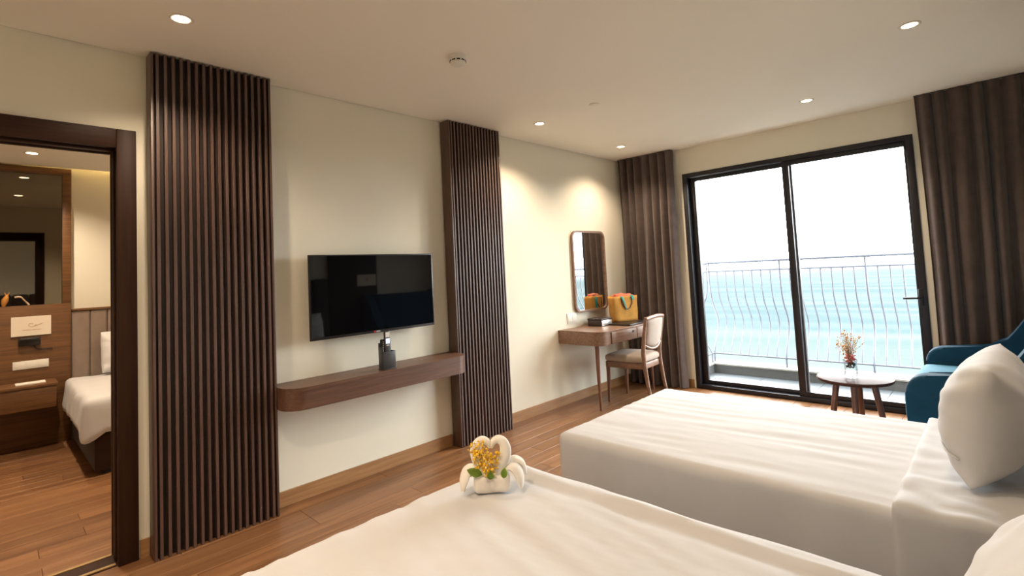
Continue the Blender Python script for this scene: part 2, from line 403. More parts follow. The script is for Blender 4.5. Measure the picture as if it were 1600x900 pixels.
# balcony
BX0, BX1, BY = .56, 3.75, 6.30
bf = S(box('balcony_floor', BX0-.3, BX1+.3, YW+.2, BY+.30, -.25, -.045, 'outer'))
ys = [YW+.202, 5.91, 6.298]; xs = [BX0+.002+.6*i for i in range(6)]+[BX1]
for i in range(len(xs)-1):
    for j in range(2):
        if xs[i+1]-xs[i] > .03:
            box('tile', xs[i], xs[i+1]-.004, ys[j], ys[j+1]-.004, -.044, -.03, 'tile', bf, .0015, seg=1)
S(boxes('wall_balcony_curb', [(BX0-.30, BX1+.3, BY, BY+.25, -.044, .070), (BX0-.30, BX0, YW+.2, BY-.001, -.044, .070), (BX1, BX1+.3, YW+.2, BY-.001, -.044, .070)], 'curb'))
S(boxes('trim_1', [(BX0-.31, BX1+.31, BY-.008, BY+.26, .071, .088), (BX0-.31, BX0+.008, YW+.2, BY-.009, .071, .088), (BX1-.008, BX1+.31, YW+.2, BY-.009, .071, .088)], 'ledge'))

# next bedroom shell
S(box('wall_bedroom_far', -3.30, -3.12, -1.6, 2.9, -.1, 2.9, 'wall'))
S(box('wall_bedroom_side', -3.12, -.15, 2.7, 2.9, -.1, 2.9, 'wall'))
S(box('wall_bedroom_back', -3.12, -.15, -1.6, -1.4, -.1, 2.9, 'wall'))
S(boxes('ceiling_bedroom', [(-3.03, -.15, -1.4, 2.7, 2.53, 2.60), (-3.12, -.15, -1.4, 2.7, 2.80, 2.88)], 'ceil'))
cv = setp(box('cove_light', -3.00, -2.975, .56, 2.3, 2.602, 2.612, 'cove'), 'warm light strip hidden in the ceiling cove above the grey headboard', 'cove light')

# ================================================================== OUTDOORS
def sea_mat():
    m, nt, b = nodes('hazy_sea')
    b.inputs['Roughness'].default_value = 1.0; b.inputs['Specular IOR Level'].default_value = 0.0
    tc = nt.nodes.new('ShaderNodeTexCoord')
    mp = nt.nodes.new('ShaderNodeMapping'); mp.inputs['Scale'].default_value = (.005, .024, 1); mp.inputs['Rotation'].default_value = (0, 0, .12)
    nt.links.new(tc.outputs['Object'], mp.inputs['Vector'])
    n = nt.nodes.new('ShaderNodeTexNoise'); n.inputs['Scale'].default_value = 1.4; n.inputs['Detail'].default_value = 2; n.inputs['Distortion'].default_value = .8
    nt.links.new(mp.outputs['Vector'], n.inputs['Vector'])
    r = nt.nodes.new('ShaderNodeValToRGB')
    r.color_ramp.elements[0].position = .38; r.color_ramp.elements[1].position = .66
    r.color_ramp.elements[0].color = (.0255, .0366, .0386, 1); r.color_ramp.elements[1].color = (.0370, .0445, .0450, 1)
    nt.links.new(n.outputs['Fac'], r.inputs['Fac'])
    # pale shallows along the beach
    sep = nt.nodes.new('ShaderNodeSeparateXYZ'); nt.links.new(tc.outputs['Object'], sep.inputs['Vector'])
    mr = nt.nodes.new('ShaderNodeMapRange'); mr.inputs['From Min'].default_value = 120; mr.inputs['From Max'].default_value = 210
    mr.inputs['To Min'].default_value = .8; mr.inputs['To Max'].default_value = 0
    nt.links.new(sep.outputs['Y'], mr.inputs['Value'])
    mx = nt.nodes.new('ShaderNodeMixRGB'); mx.inputs['Color2'].default_value = (0.0399, 0.0452, 0.0399, 1)
    nt.links.new(mr.outputs['Result'], mx.inputs['Fac']); nt.links.new(r.outputs['Color'], mx.inputs['Color1'])
    df = nt.nodes.new('ShaderNodeBsdfDiffuse'); gl = nt.nodes.new('ShaderNodeBsdfGlossy'); gl.inputs['Roughness'].default_value = .25
    fr = nt.nodes.new('ShaderNodeFresnel'); fr.inputs['IOR'].default_value = 1.00012
    mix = nt.nodes.new('ShaderNodeMixShader'); nt.links.new(fr.outputs['Fac'], mix.inputs['Fac'])
    nt.links.new(mx.outputs['Color'], df.inputs['Color'])
    nt.links.new(df.outputs['BSDF'], mix.inputs[1]); nt.links.new(gl.outputs['BSDF'], mix.inputs[2])
    nt.links.new(mix.outputs['Shader'], nt.nodes['Material Output'].inputs['Surface'])
    return m
MAT['sea'] = sea_mat()
bm = bmesh.new()
g = {}
gy = [20, 60, 120, 200, 400, 1000, 3000, 9000, 30000]
gx = [-40000, -8000, -1500, 0, 1500, 8000, 40000]
for i, x in enumerate(gx):
    for j, y in enumerate(gy): g[i, j] = bm.verts.new((x, y, -25))
for i in range(len(gx)-1):
    for j in range(len(gy)-1): bm.faces.new((g[i, j], g[i+1, j], g[i+1, j+1], g[i, j+1]))
setp(fin('sea', bm, 'sea'), 'pale turquoise hazy sea with small ripples beyond the balcony railing', 'sea', kind='stuff')

# balcony railing
rl = thing('balcony_railing', 'grey steel railing with bellied balusters along the balcony edge', 'railing', (2.1, 6.4, .088))
RY = 6.40; RX0, RX1 = .535, 3.86; zt, zm, zb = 1.33, 1.222, .195
def belly(s):   # outward offset for height fraction 0 (bottom) .. 1 (top)
    return .20*math.exp(-((s-.36)/.23)**2)*min(1, s/.08)*(1 if s < .97 else (1-s)/.03)
tube('top_rail', [(RX0, YW+.21, zt), (RX0, RY, zt), (RX1, RY, zt)], .017, 'rail', rl, 8)
tube('middle_rail', [(RX0, YW+.21, zm), (RX0, RY, zm), (RX1, RY, zm)], .0095, 'rail', rl, 8)
tube('bottom_rail', [(RX0, YW+.21, zb), (RX0, RY, zb), (RX1, RY, zb)], .0095, 'rail', rl, 8)
hs = [i/16 for i in range(17)]
bal = tube('baluster', [(0, belly(s), zb+(zm-zb)*s) for s in hs], .0085, 'rail', None, 6); C.objects.unlink(bal)
pst = tube('post', [(0, 0, .089), (0, 0, .19)]+[(0, belly(s), zb+(zm-zb)*s) for s in hs]+[(0, 0, zt-.01)], .0115, 'rail', None, 8); C.objects.unlink(pst)
zoff = -.088
for i in range(33):
    x = RX0+.1043*i
    if x > RX1: break
    src = pst if i % 8 == 0 else bal
    copy_part(src, rl, (x-2.1, RY-6.4, zoff))
for i in range(8):
    o = copy_part(pst if i in (0, 7) else bal, rl, (RX0-2.1, RY-.02-.104*(i+.5)-6.4, zoff)); o.rotation_euler = (0, 0, PI/2)
bpy.data.objects.remove(bal); bpy.data.objects.remove(pst)

# ================================================================== SLATTED WALL PANELS
def slat_panel(y0, y1, label, n):
    D = .120
    t = thing('slatted_wall_panel', label, 'wall panel', (.05, (y0+y1)/2, 0), 0, 'slatted panels beside the television')
    box('backing', .014, .088, y0+.012, y1-.012, .001, 2.592, 'darkback', t)
    box('side_board', .014, D, y0, y0+.012, .001, 2.594, 'dark', t, .001)
    box('side_board', .014, D, y1-.012, y1, .001, 2.594, 'dark', t, .001)
    p = (y1-y0-.024)/n
    first = box('slat', 0, D-.0885, -.0074, .0074, .001, 2.594, 'dark', None, .0015, seg=1); C.objects.unlink(first)
    for k in range(n):
        copy_part(first, t, (.0885-.05, y0+.012+p*(k+.5)-(y0+y1)/2, 0))
    bpy.data.objects.remove(first)
slat_panel(.588, 1.192, 'dark slatted wall panel between the doorway and the television', 16)
slat_panel(2.572, 3.142, 'dark slatted wall panel between the television and the writing desk', 16)

# ================================================================== CONSOLE, TV
c = thing('floating_console', 'brown floating wall shelf with rounded ends below the television', 'wall shelf', (.12, 1.88, .61))
def cons_out(x0, x1, y0, y1, r, n=10):
    o = [(x0, y0)]
    for k in range(n+1):
        a = -PI/2+k*PI/2/n; o.append((x1-r+r*math.cos(a), y0+r+r*math.sin(a)))
    for k in range(n+1):
        a = k*PI/2/n; o.append((x1-r+r*math.cos(a), y1-r+r*math.sin(a)))
    o.append((x0, y1)); return o
prism('body', cons_out(.0005, .268, 1.194, 2.570, .115), 'z', .606, .714, 'cons', c, .003)
prism('top_board', cons_out(.0005, .272, 1.193, 2.571, .118), 'z', .7142, .736, 'cons', c, .003)
tv = thing('television', 'wide black flat television hung on the cream wall', 'television', (.06, 1.886, .972))
TY0, TY1, TZ0, TZ1 = 1.408, 2.372, .974, 1.517
box('mount', .0005, .05, 1.70, 2.07, 1.10, 1.40, 'black', tv, .004)
box('back_shell', .05, .085, TY0+.04, TY1-.04, TZ0+.03, TZ1-.03, 'black', tv, .012)
box('cabinet', .085, .100, TY0, TY1, TZ0, TZ1, 'black', tv, .003)
box('screen', .1002, .1016, TY0+.009, TY1-.009, TZ0+.018, TZ1-.009, 'screen', tv)
lg = box('emblem', .1003, .1018, 1.872, 1.902, TZ0+.004, TZ0+.014, 'steel', tv)
box('emblem_dot', .1003, .1020, 1.855, 1.868, TZ0+.003, TZ0+.015, 'red', tv)
# remote holder and remotes on console
rh = thing('remote_holder', 'black remote control holder standing on the floating shelf', 'remote holder', (.205, 1.885, .7365), .0)
box('base', -.035, .035, -.050, .050, 0, .006, 'charcoal', rh, .002, True)
box('back_plate', -.030, -.024, -.048, .048, .0062, .175, 'charcoal', rh, .002, True)
box('front_plate', .024, .030, -.048, .048, .0062, .118, 'charcoal', rh, .002, True)
box('side_plate', -.0239, .0239, -.048, -.043, .0062, .150, 'charcoal', rh, .002, True)
box('side_plate', -.0239, .0239, .043, .048, .0062, .118, 'charcoal', rh, .002, True)
def remote(label, y, z1, x, mat, lcd):
    r = thing('remote_control', label, 'remote', (.205+x, 1.885+y, .745), 0, 'remotes in the holder')
    box('casing', -.009, .009, -.021, .021, 0, z1, mat, r, .004, True)
    if lcd:
        box('display', .0091, .0098, -.015, .015, z1-.085, z1-.050, 'lcd', r, 0, True)
        box('button_panel', .0091, .0096, -.015, .015, z1-.042, z1-.008, 'paper', r, 0, True)
        for k in range(2): box('button', .0097, .0105, -.010+.012*k, -.002+.012*k, z1-.100, z1-.092, 'paper', r, 0, True)
    else:
        for k in range(6):
            for q in (-.010, .004): box('button', .0091, .0101, q, q+.006, z1-.020-.012*k, z1-.013-.012*k, 'paper', r, 0, True)
remote('slim remote control with a small blue display in the black holder', .000, .245, .004, 'charcoal', True)
remote('plain black remote control beside the one with blue display', -.021+.044+.021-.062, .190, -.013, 'black', False)

# ================================================================== BEDS
def wrinkle(seed, ang, amp, lx, ly):
    ca, sa = math.cos(ang), math.sin(ang)
    def f(x, y):
        u = x*ca+y*sa; v = -x*sa+y*ca
        a = nz(u*lx+seed, v*ly, 0, 3); b = nz(u*lx*.6+seed+9, v*ly*2.3, 3, 2)
        return amp*((1-abs(a)*2.2)*.7+b*.35)
    return f
def bed(name, label, x0, x1, y0, y1, zt, seed, ang, fold_x, ridge, amp):
    t = thing(name, label, 'bed', ((x0+x1)/2, (y0+y1)/2, 0))
    box('base', x0+.06, x1-.01, y0+.05, y1-.05, .03, .22, 'skirt', t, .01)
    for (lx, ly) in ((x0+.10, y0+.10), (x0+.10, y1-.14), (x1-.14, y0+.10), (x1-.14, y1-.14)):
        box('leg', lx, lx+.04, ly, ly+.04, 0, .0299, 'black', t)
    softbox('mattress', x0+.035, x1-.012, y0+.03, y1-.03, .221, zt-.035, .04, 'white', t, .10)
    wf = wrinkle(seed, ang, amp, 1.0, 9.5)
    def dsp(p, n):
        q = p.copy()
        tz = max(0, n.z)
        q.z += wf(p.x, p.y)*(tz if tz > 0 else 0)
        if ridge and n.z > .5:   # soft welt running just inside the far edge
            e = y1-p.y
            q.z += .012*math.exp(-((e-.075-.02*nz(p.x*2, 4))/.018)**2) - .010*math.exp(-((e-.125)/.03)**2)
        if n.z < .5:
            dz = (zt-p.z)
            q.x += n.x*(.010*nz(p.y*6+seed, p.z*1.2)+.012*dz); q.y += n.y*(.010*nz(p.x*5+seed, p.z*1.5)+.012*dz)
        return q
    softbox('duvet', x0, x1, y0, y1, .10, zt, .035, 'white', t, .0225, dsp, bottom=False)
    if fold_x:
        def dsp2(p, n):
            q = p.copy()
            if n.z > .3: q.z += .018*abs(nz(p.x*5+seed, p.y*5, 2, 2))*(1.3 if p.y < y0+.35 else .7) + .004
            if n.z < .5:
                q.y += n.y*(.010*nz(p.x*9+seed, p.z*2)+.012*(zt-p.z)); q.x += -.02*(zt-p.z) if n.x < -.2 else 0
            return q
        softbox('folded_sheet', fold_x, x1-.13, y0-.012, y1+.012, .13, zt+.020, .018, 'white', t, .018, dsp2, bottom=False)
    return t
BZ = .50
bed('twin_bed', 'white twin bed nearer the window with its sheet folded at the pillow', 1.505, 3.53, 2.065, 3.245, BZ, 3.1, .10, 2.92, False, .0042)
bed('twin_bed', 'white twin bed in the foreground carrying the towel swan', 1.552, 3.53, .45, 1.665, BZ, 8.7, -.22, None, True, .0065)

def PM(cx, cy, cz, yaw, lean):
    # pillow local x = width, y = height, z = normal; normal faces -x after lean
    R = Matrix(((0, 0, -1, 0), (-1, 0, 0, 0), (0, 1, 0, 0), (0, 0, 0, 1)))
    return Matrix.Translation((cx, cy, cz)) @ Matrix.Rotation(yaw, 4, 'Z') @ Matrix.Rotation(lean, 4, 'Y') @ R
def pillow(label, cx, cy, cz, yaw, lean, W, Hh, T, zb, seed):
    t = thing('bed_pillow', label, 'pillow', (cx, cy, zb), 0, 'white pillows on the twin beds')
    m = PM(cx, cy, cz, yaw, lean)
    pc = pillow_mesh('pillowcase', W, Hh, T, 'pillow', t, m, seed)
    bm = bmesh.new()
    pts = []
    for k in range(25):
        u = -.94+1.88*k/24; v = -.52+.03*math.sin(u*5)
        h = T/2*((1-u**4)*(1-abs(v)**2.3))**.62
        pts.append(m @ Vector((u*W/2, v*Hh/2, h+.001+nz(u*2.2+seed, v*2.2, 3)*.0096)))
    addtube(bm, pts, .0035, 6)
    fin('flap_hem', bm, 'pillow', pc, False, True)
    return t
pillow('plump white pillow propped upright on the bed nearer the window', 3.168, 2.62, .742, -.06, .15, .68, .43, .26, .52, 1.0)
pillow('second white pillow behind the upright one on the bed nearer the window', 3.44, 2.55, .735, .0, .12, .66, .42, .13, .525, 2.0)
pillow('white pillow propped at the head of the foreground bed', 3.25, 1.04, .722, .0, .42, .66, .46, .22, .51, 3.0)

# headboard wall behind the beds (seen in the television)
hbw = thing('headboard', 'long dark padded headboard behind the twin beds', 'headboard', (3.60, 1.7, 0))
for k in range(14):
    a = .10+.2235*k
    softbox('padded_panel', 3.548, 3.655, a+.002, a+.2215, .05, 1.38, .03, 'hb', hbw, .06)
np_ = thing('wood_wall_panel', 'dark wood wall panel between the window-side bed and the blue sofa', 'wall panel', (3.635, 3.63, 0))
box('board', 3.615, 3.655, 3.26, 4.00, .001, 2.594, 'door', np_, .002)
ns = thing('bedside_table', 'dark floating bedside table between the window-side bed and the sofa', 'bedside table', (3.45, 3.49, .36))
box('body', 3.30, 3.6145, 3.29, 3.71, .36, .55, 'door', ns, .004)
box('drawer_front', 3.285, 3.2995, 3.295, 3.705, .365, .545, 'door', ns, .002)
sg = thing('card_sign', 'cream card sign on the dark panel above the bedside table', 'sign', (3.60, 3.82, 1.25))
box('card', 3.609, 3.6148, 3.68, 3.98, 1.25, 1.41, 'card', sg)
box('emblem', 3.607, 3.6088, 3.81, 3.85, 1.32, 1.36, 'gold', sg)

# ================================================================== TOWEL SWAN
sw = thing('towel_swan', 'white towel folded into two swans forming a heart on the foreground bed', 'towel swan', (1.765, 1.36, .512), .80)
# local x runs along the picture, local y away from the camera
def swd(p, n):
    q = p.copy(); q.z += .003*nz(p.x*20, p.y*20) ; q.y -= .010*math.exp(-((p.x)/.02)**2)*(-1 if n.y < -.3 else 0)
    return q
softbox('towel_base', -.070, .070, -.035, .045, -.002, .064, .020, 'towel', sw, .008, swd, local=True)
def smooth_path(P, m=5):
    P = [Vector(p) for p in P]; o = []
    for i in range(len(P)-1):
        p0, p1, p2, p3 = P[max(i-1, 0)], P[i], P[i+1], P[min(i+2, len(P)-1)]
        for k in range(m):
            t = k/m
            o.append(.5*((2*p1)+(p2-p0)*t+(2*p0-5*p1+4*p2-p3)*t*t+(3*p1-p0-3*p2+p3)*t**3))
    o.append(P[-1]); return o
def smooth_rad(Rr, m=5):
    o = []
    for a, b in zip(Rr, Rr[1:]): o += [a+(b-a)*k/m for k in range(m)]
    return o+[Rr[-1]]
nk = lambda s: smooth_path([(s*x, .006, z) for x, z in ((.012, .045), (.026, .080), (.048, .112), (.058, .146), (.050, .176), (.030, .189), (.012, .180), (.002, .158))])
for s in (1, -1):
    tube('swan_neck', nk(s), smooth_rad([.026, .027, .025, .022, .019, .016, .013, .006]), 'towel', sw, 14, True)
for s in (1, -1):
    tube('wing', smooth_path([(s*.030, .012, .050), (s*.065, .010, .082), (s*.092, .002, .078), (s*.108, -.010, .045), (s*.112, -.018, .008)]), smooth_rad([.020, .030, .032, .026, .010]), 'towel', sw, 12, True, .42)
tube('wing', smooth_path([(.045, .03, .06), (.085, .040, .095), (.118, .045, .080), (.130, .045, .038)]), smooth_rad([.020, .028, .028, .016]), 'towel', sw, 12, True, .5)
fl = thing('gold_flower_sprig', 'golden dried flower sprig with green leaves tucked into the towel swan', 'flowers', (1.765, 1.36, .575), .80)
def cluster(name, parent, mat, n, fn, r0, r1, rnd, local=True):
    bm = bmesh.new()
    for _ in range(n):
        p = Vector(fn(rnd)); r = rnd.uniform(r0, r1)
        mm = Matrix.Translation(p) @ Matrix.Rotation(rnd.uniform(0, 6), 4, (rnd.random(), rnd.random(), rnd.random()+.1)) @ Matrix.Diagonal((r, r*rnd.uniform(.5, 1), r*rnd.uniform(.4, 1), 1))
        bmesh.ops.create_icosphere(bm, subdivisions=1, radius=1.0, matrix=mm)
    o = fin(name, bm, mat, parent, local, True); o['kind'] = 'stuff'; return o
def gold(rnd):
    t = rnd.random(); a = rnd.uniform(0, 6.28); r = rnd.random()**.5*(.036 if t > .25 else .022)
    return (-.008-.042*t+r*math.cos(a), -.028+rnd.uniform(-.012, .016), .004+.112*t+r*math.sin(a)*.8)
rg = random.Random(4)
cluster('yellow_blossoms', fl, 'yellow', 170, gold, .0035, .008, rg)
cluster('pale_blossoms', fl, 'pale', 60, gold, .003, .006, rg)
cluster('blossoms', fl, 'yellow', 30, lambda r: (.012+r.uniform(-.012, .022), -.022+r.uniform(-.008, .008), .055+r.uniform(-.03, .03)), .004, .008, rg)
def leaf(parent, base, tip, wid, mat='leaf', name='leaf', nrm=(0, -1, .3), local=True):
    b, t = Vector(base), Vector(tip); d = t-b; s = d.cross(Vector(nrm)).normalized(); n_ = s.cross(d).normalized()
    bm = bmesh.new(); K = 8; rows = []
    for k in range(K+1):
        u = k/K; wv = wid*math.sin(PI*min(1, u*.96+.02))**.8; c0 = b+d*u+n_*(.10*d.length*math.sin(PI*u))
        rows.append([bm.verts.new(c0+s*wv*q+n_*(abs(q)*wv*.25)) for q in (-1, -.5, 0, .5, 1)])
    for k in range(K):
        for q in range(4): bm.faces.new((rows[k][q], rows[k][q+1], rows[k+1][q+1], rows[k+1][q]))
    r = bmesh.ops.solidify(bm, geom=bm.faces[:], thickness=.0012)
    return fin(name, bm, mat, parent, local, True)
leaf(fl, (-.035, -.028, .008), (-.092, -.030, .030), .016)
leaf(fl, (-.004, -.040, -.008), (-.002, -.044, .026), .014)
leaf(fl, (.045, -.040, -.006), (.052, -.042, .034), .013)

# ================================================================== DESK, CHAIR, DESK THINGS
dk = thing('writing_desk', 'brown wall-hung writing desk with rounded corner, drawer and thin legs', 'desk', (.25, 4.53, 0))
DX, DYA, DYB, DT = .515, 3.965, 5.065, .740
out = [(.0005, DYA)]+[(DX-.10+.10*math.cos(a), DYA+.10+.10*math.sin(a)) for a in [-PI/2+k*PI/20 for k in range(11)]]+[(DX, DYB), (.0005, DYB)]
prism('carcass', [(x*.992, y) for x, y in out], 'z', .610, .7245, 'desk', dk, .002)
prism('top_board', out, 'z', .7248, DT, 'desk', dk, .003)
for a, b in ((4.13, 4.585), (4.595, 5.05)):
    dr = box('drawer', .512, .5215, a, b, .618, .7225, 'desk', dk, .002)
    yh = 4.50 if a < 4.5 else 4.96
    box('finger_pull', .5216, .5235, yh, yh+.035, .680, .702, 'black', dr, .001)
for y in (4.02, 5.02):
    tube('leg', [(.415, y+.006, .6098), (.418, y+.002, .3), (.424, y, 0)], [.021, .017, .011], 'leg', dk, 12)
# mirror over desk
mr_ = thing('wall_mirror', 'tall rounded mirror in a thin brown frame above the desk', 'mirror', (.004, 4.245, .885), -.052)
mf = ringprism('frame', rrect(0, .555, 0, .86, .075, 8), rrect(.020, .535, .020, .84, .058, 8), 'x', .0, .028, 'desk', None); mf.parent = mr_
prism('glass', rrect(.017, .538, .017, .843, .06, 8), 'x', .003, .014, 'mirror', mr_, 0, True)
box('wall_bracket', -.003, .0025, .30, .34, .40, .46, 'black', mr_, 0, True).rotation_euler = (0, 0, 0)
# sockets
so = thing('wall_socket', 'white double switch plate on the wall left of the desk mirror', 'wall socket', (.004, 4.195, .79))
box('plate', .0005, .008, 4.118, 4.275, .785, .890, 'plastic', so, .002)
for k in range(2): box('rocker', .0081, .0105, 4.128+.074*k, 4.192+.074*k, .800, .875, 'plastic', so, .001)
# chair
ch = thing('desk_chair', 'wooden chair with cream upholstered seat and back at the desk', 'chair', (.49, 4.545, 0), .06)
SW, SD = .42, .42
def chd(p, n):
    q = p.copy()
    if n.z > .2: q.z += .022*max(0, (1-(p.x/.24)**2))*max(0, (1-(p.y/.24)**2))
    k = .0 if p.x < 0 else 1
    q.y *= 1-.10*max(0, p.x/.21)
    return q
softbox('seat_cushion', -.215, .205, -.215, .215, .405, .468, .028, 'seatf', ch, .022, chd, local=True)
prism('seat_rail', [(-.205, -.205), (.20, -.18), (.20, .18), (-.205, .205)], 'z', .345, .404, 'desk', ch, .006, True)
for s in (1, -1):
    tube('leg', [(-.190, s*.185, .40), (-.192, s*.186, .2), (-.198, s*.188, 0)], [.021, .018, .012], 'leg', ch, 10, True)
    tube('back_post', [(.262, s*.178, 0), (.225, s*.176, .2), (.200, s*.174, .40), (.198, s*.178, .50), (.215, s*.186, .64), (.245, s*.192, .80), (.254, s*.193, .845)], [.013, .018, .022, .021, .018, .016, .015], 'desk', ch, 10, True)
def arc(z0, rise, x0, bow, k=12): return [(x0+bow*(1-(2*i/k-1)**2), -.185+.37*i/k, z0+rise*(1-(2*i/k-1)**2)) for i in range(k+1)]
tube('top_rail', arc(.828, .016, .250, .018), .019, 'desk', ch, 10, True, 1.0)
tube('lower_rail', arc(.585, -.055, .208, .020), .013, 'desk', ch, 10, True, 1.0)
bm = bmesh.new(); NB = 14; gg = {}
for s in (1, -1):
    for i in range(NB+1):
        for j in range(NB+1):
            u = -1+2*i/NB; v = j/NB
            lo = .585-.052*(1-u*u)+.006; hi = .825+.010*(1-u*u)
            z = lo+(hi-lo)*v; xx = .198+(z-.5)*.155+.018*(1-u*u)
            y = u*(.168+.010*v)
            th = .018*((1-u**6)*(1-(2*v-1)**6))**.5+.004
            gg[s, i, j] = bm.verts.new((xx+s*th, y, z))
for s in (1, -1):
    for i in range(NB):
        for j in range(NB): bm.faces.new((gg[s, i, j], gg[s, i+1, j], gg[s, i+1, j+1], gg[s, i, j+1]))
for i in range(NB):
    for j in (0, NB): bm.faces.new((gg[1, i, j], gg[1, i+1, j], gg[-1, i+1, j], gg[-1, i, j])); bm.faces.new((gg[1, j, i], gg[1, j, i+1], gg[-1, j, i+1], gg[-1, j, i]))
fin('back_cushion', bm, 'seatf', ch, True, True)
# things on desk
bxo = thing('leather_box', 'small dark brown leather box with window sheen coloured grey on one side at the back of the desk', 'box', (.16, 4.47, DT), 0)
box('body', -.085, .085, -.10, .10, .0005, .062, 'leather', bxo, .004, True)
box('lid', -.088, .088, -.103, .103, .0622, .078, 'leather', bxo, .004, True)
box('side_sheen', .0855, .0875, -.092, .092, .006, .058, 'steel', bxo, .0005, True)  # grey plate colours in window light on the box's room-facing side
bk = setp(box('leather_folder', -.15, .15, -.20, .20, 0, .016, 'folder', None, .004), 'flat black leather folder lying on the desk before the bag', 'folder')
bk.location = (.335, 4.70, DT+.0005); bk.rotation_euler = (0, 0, .05)
bag = thing('tote_bag', 'mustard yellow tote bag with teal and coral scarf on the desk', 'tote bag', (.245, 4.80, DT+.017), -.35)
bm = bmesh.new(); K = 40; R_ = 10; rings = []
for j in range(R_+1):
    v = j/R_
    hw, hd_ = .150+.022*v, .075+.0*v-.015*v
    ring = []
    for k in range(K):
        a = 2*PI*k/K; e = .38
        x = math.copysign(abs(math.cos(a))**e, math.cos(a))*hd_; y = math.copysign(abs(math.sin(a))**e, math.sin(a))*hw
        wv = 1+.03*nz(x*9+3, y*9, v*3)
        ring.append(bm.verts.new((x*wv, y*wv, .27*v + (0 if j == 0 else .008*nz(y*8, x*8, v)))))
    rings.append(ring)
for a_, b_ in zip(rings, rings[1:]):
    for k in range(K): bm.faces.new((a_[k], a_[(k+1) % K], b_[(k+1) % K], b_[k]))
bm.faces.new(rings[0][::-1])
bmesh.ops.solidify(bm, geom=bm.faces[:], thickness=.004)
fin('body', bm, 'bag', bag, True, True)
for s in (1, -1):
    tube('handle', [(s*.062, -.07, .25), (s*.070, -.068, .19), (s*.076, -.03, .14), (s*.078, .0, .128), (s*.076, .03, .14), (s*.070, .068, .19), (s*.062, .07, .25)], .0045, 'leather', bag, 8, True)
bm = bmesh.new()
def blob(bm, c0, r, sd):
    mm = Matrix.Translation(c0)
    rr = bmesh.ops.create_icosphere(bm, subdivisions=3, radius=1.0, matrix=Matrix.Identity(4))
    for v in rr['verts']:
        d = v.co.normalized(); k = 1+.35*nz(d.x*2+sd, d.y*2, d.z*2)
        v.co = Vector(c0)+Vector((d.x*r[0]*k, d.y*r[1]*k, d.z*r[2]*k))
blob(bm, (0, -.04, .262), (.05, .10, .035), 2); blob(bm, (.0, .05, .262), (.045, .07, .028), 7)
fin('scarf', bm, 'coral', bag, True, True)
tube('ribbon', [(.055, -.065, .268), (.072, -.060, .255), (.078, -.045, .215), (.080, -.030, .165), (.081, -.018, .120)], [.012, .018, .016, .012, .003], 'teal', bag, 8, True, .3)
tube('ribbon', [(.050, .075, .272), (.066, .08, .262), (.072, .085, .225)], [.018, .024, .020], 'teal', bag, 8, True, .3)
tube('ribbon', [(-.050, -.095, .268), (-.066, -.10, .250), (-.072, -.105, .18), (-.074, -.105, .08)], [.014, .022, .022, .012], 'teal', bag, 8, True, .3)

# ================================================================== CURTAINS
def curtain(label, x0, x1, yc, seed, lean, nf, z1=2.596):
    rnd = random.Random(seed)
    t = thing('curtain', label, 'curtain', ((x0+x1)/2, yc, 0))
    nx = int((x1-x0)/.006); nzz = 26
    # irregular pleats: phase advances at a varying rate
    ph = [0.0]
    for i in range(nx): ph.append(ph[-1]+2*PI*nf/nx*(1+.75*nz(i*.045+seed*3.1, seed)))
    amps = [.75+.45*nz(i*.03+seed, 5.5) for i in range(nx+1)]
    bm = bmesh.new(); g = {}
    for s in (0, 1):
        for i in range(nx+1):
            for j in range(nzz+1):
                v = j/nzz; z = .012+(z1-.012)*v
                u = i/nx
                pp = ph[i]+lean*(1-v)*1.6*math.sin(u*PI)+.5*nz(u*6, v*2.0, seed)
                am = .052*amps[i]*(1-.25*v)
                y = yc+am*(math.sin(pp)+.25*math.sin(2*pp+1.0))+.006*nz(u*12, v*5, seed+2)
                sp = (u-.5)*(x1-x0)*(1-.03*math.sin(v*PI))
                x = (x0+x1)/2+sp+.018*math.cos(pp)*.6
                g[s, i, j] = bm.verts.new((x, y+(.0035 if s else 0), z))
    for s in (0, 1):
        for i in range(nx):
            for j in range(nzz): bm.faces.new((g[s, i, j], g[s, i+1, j], g[s, i+1, j+1], g[s, i, j+1]))
    for j in range(nzz):
        for i in (0, nx): bm.faces.new((g[0, i, j], g[0, i, j+1], g[1, i, j+1], g[1, i, j]))
    fin('drape', bm, 'curt', t, False, True)
    box('track', x0+.01, x1-.01, yc-.012, yc+.012, 2.5965, 2.5999, 'black', t)
curtain('drawn-back brown curtain hanging behind the writing desk', .022, .715, 5.21, 2, .8, 7)
curtain('drawn-back brown curtain hanging behind the blue sofa', 2.815, 3.64, 5.20, 5, 1.9, 8)

# ================================================================== ROUND TABLE, VASE
tb = thing('side_table', 'small round dark wood table with splayed legs by the window', 'table', (2.40, 4.42, 0))
TZ, TR = .452, .243
lathe('table_top', [(0, TZ-.024), (TR-.012, TZ-.024), (TR-.002, TZ-.014), (TR, TZ-.007), (TR-.003, TZ-.001), (TR-.008, TZ), (0, TZ)], 2.40, 4.42, 'tabletop', tb, 56)
for a in (-2.45, -1.45, -.35, 1.6):
    dx, dy = math.cos(a), math.sin(a)
    bm = bmesh.new(); addtube(bm, [(2.40+dx*.13, 4.42+dy*.13, TZ-.0245), (2.40+dx*.165, 4.42+dy*.165, .22), (2.40+dx*.20, 4.42+dy*.20, 0)], [.022, .020, .015], 10)
    fin('leg', bm, 'leg', tb, False, True, math.radians(50))
vs = thing('flower_vase', 'clear glass vase of dried orange and pink flowers on the round table', 'vase', (2.385, 4.40, TZ))
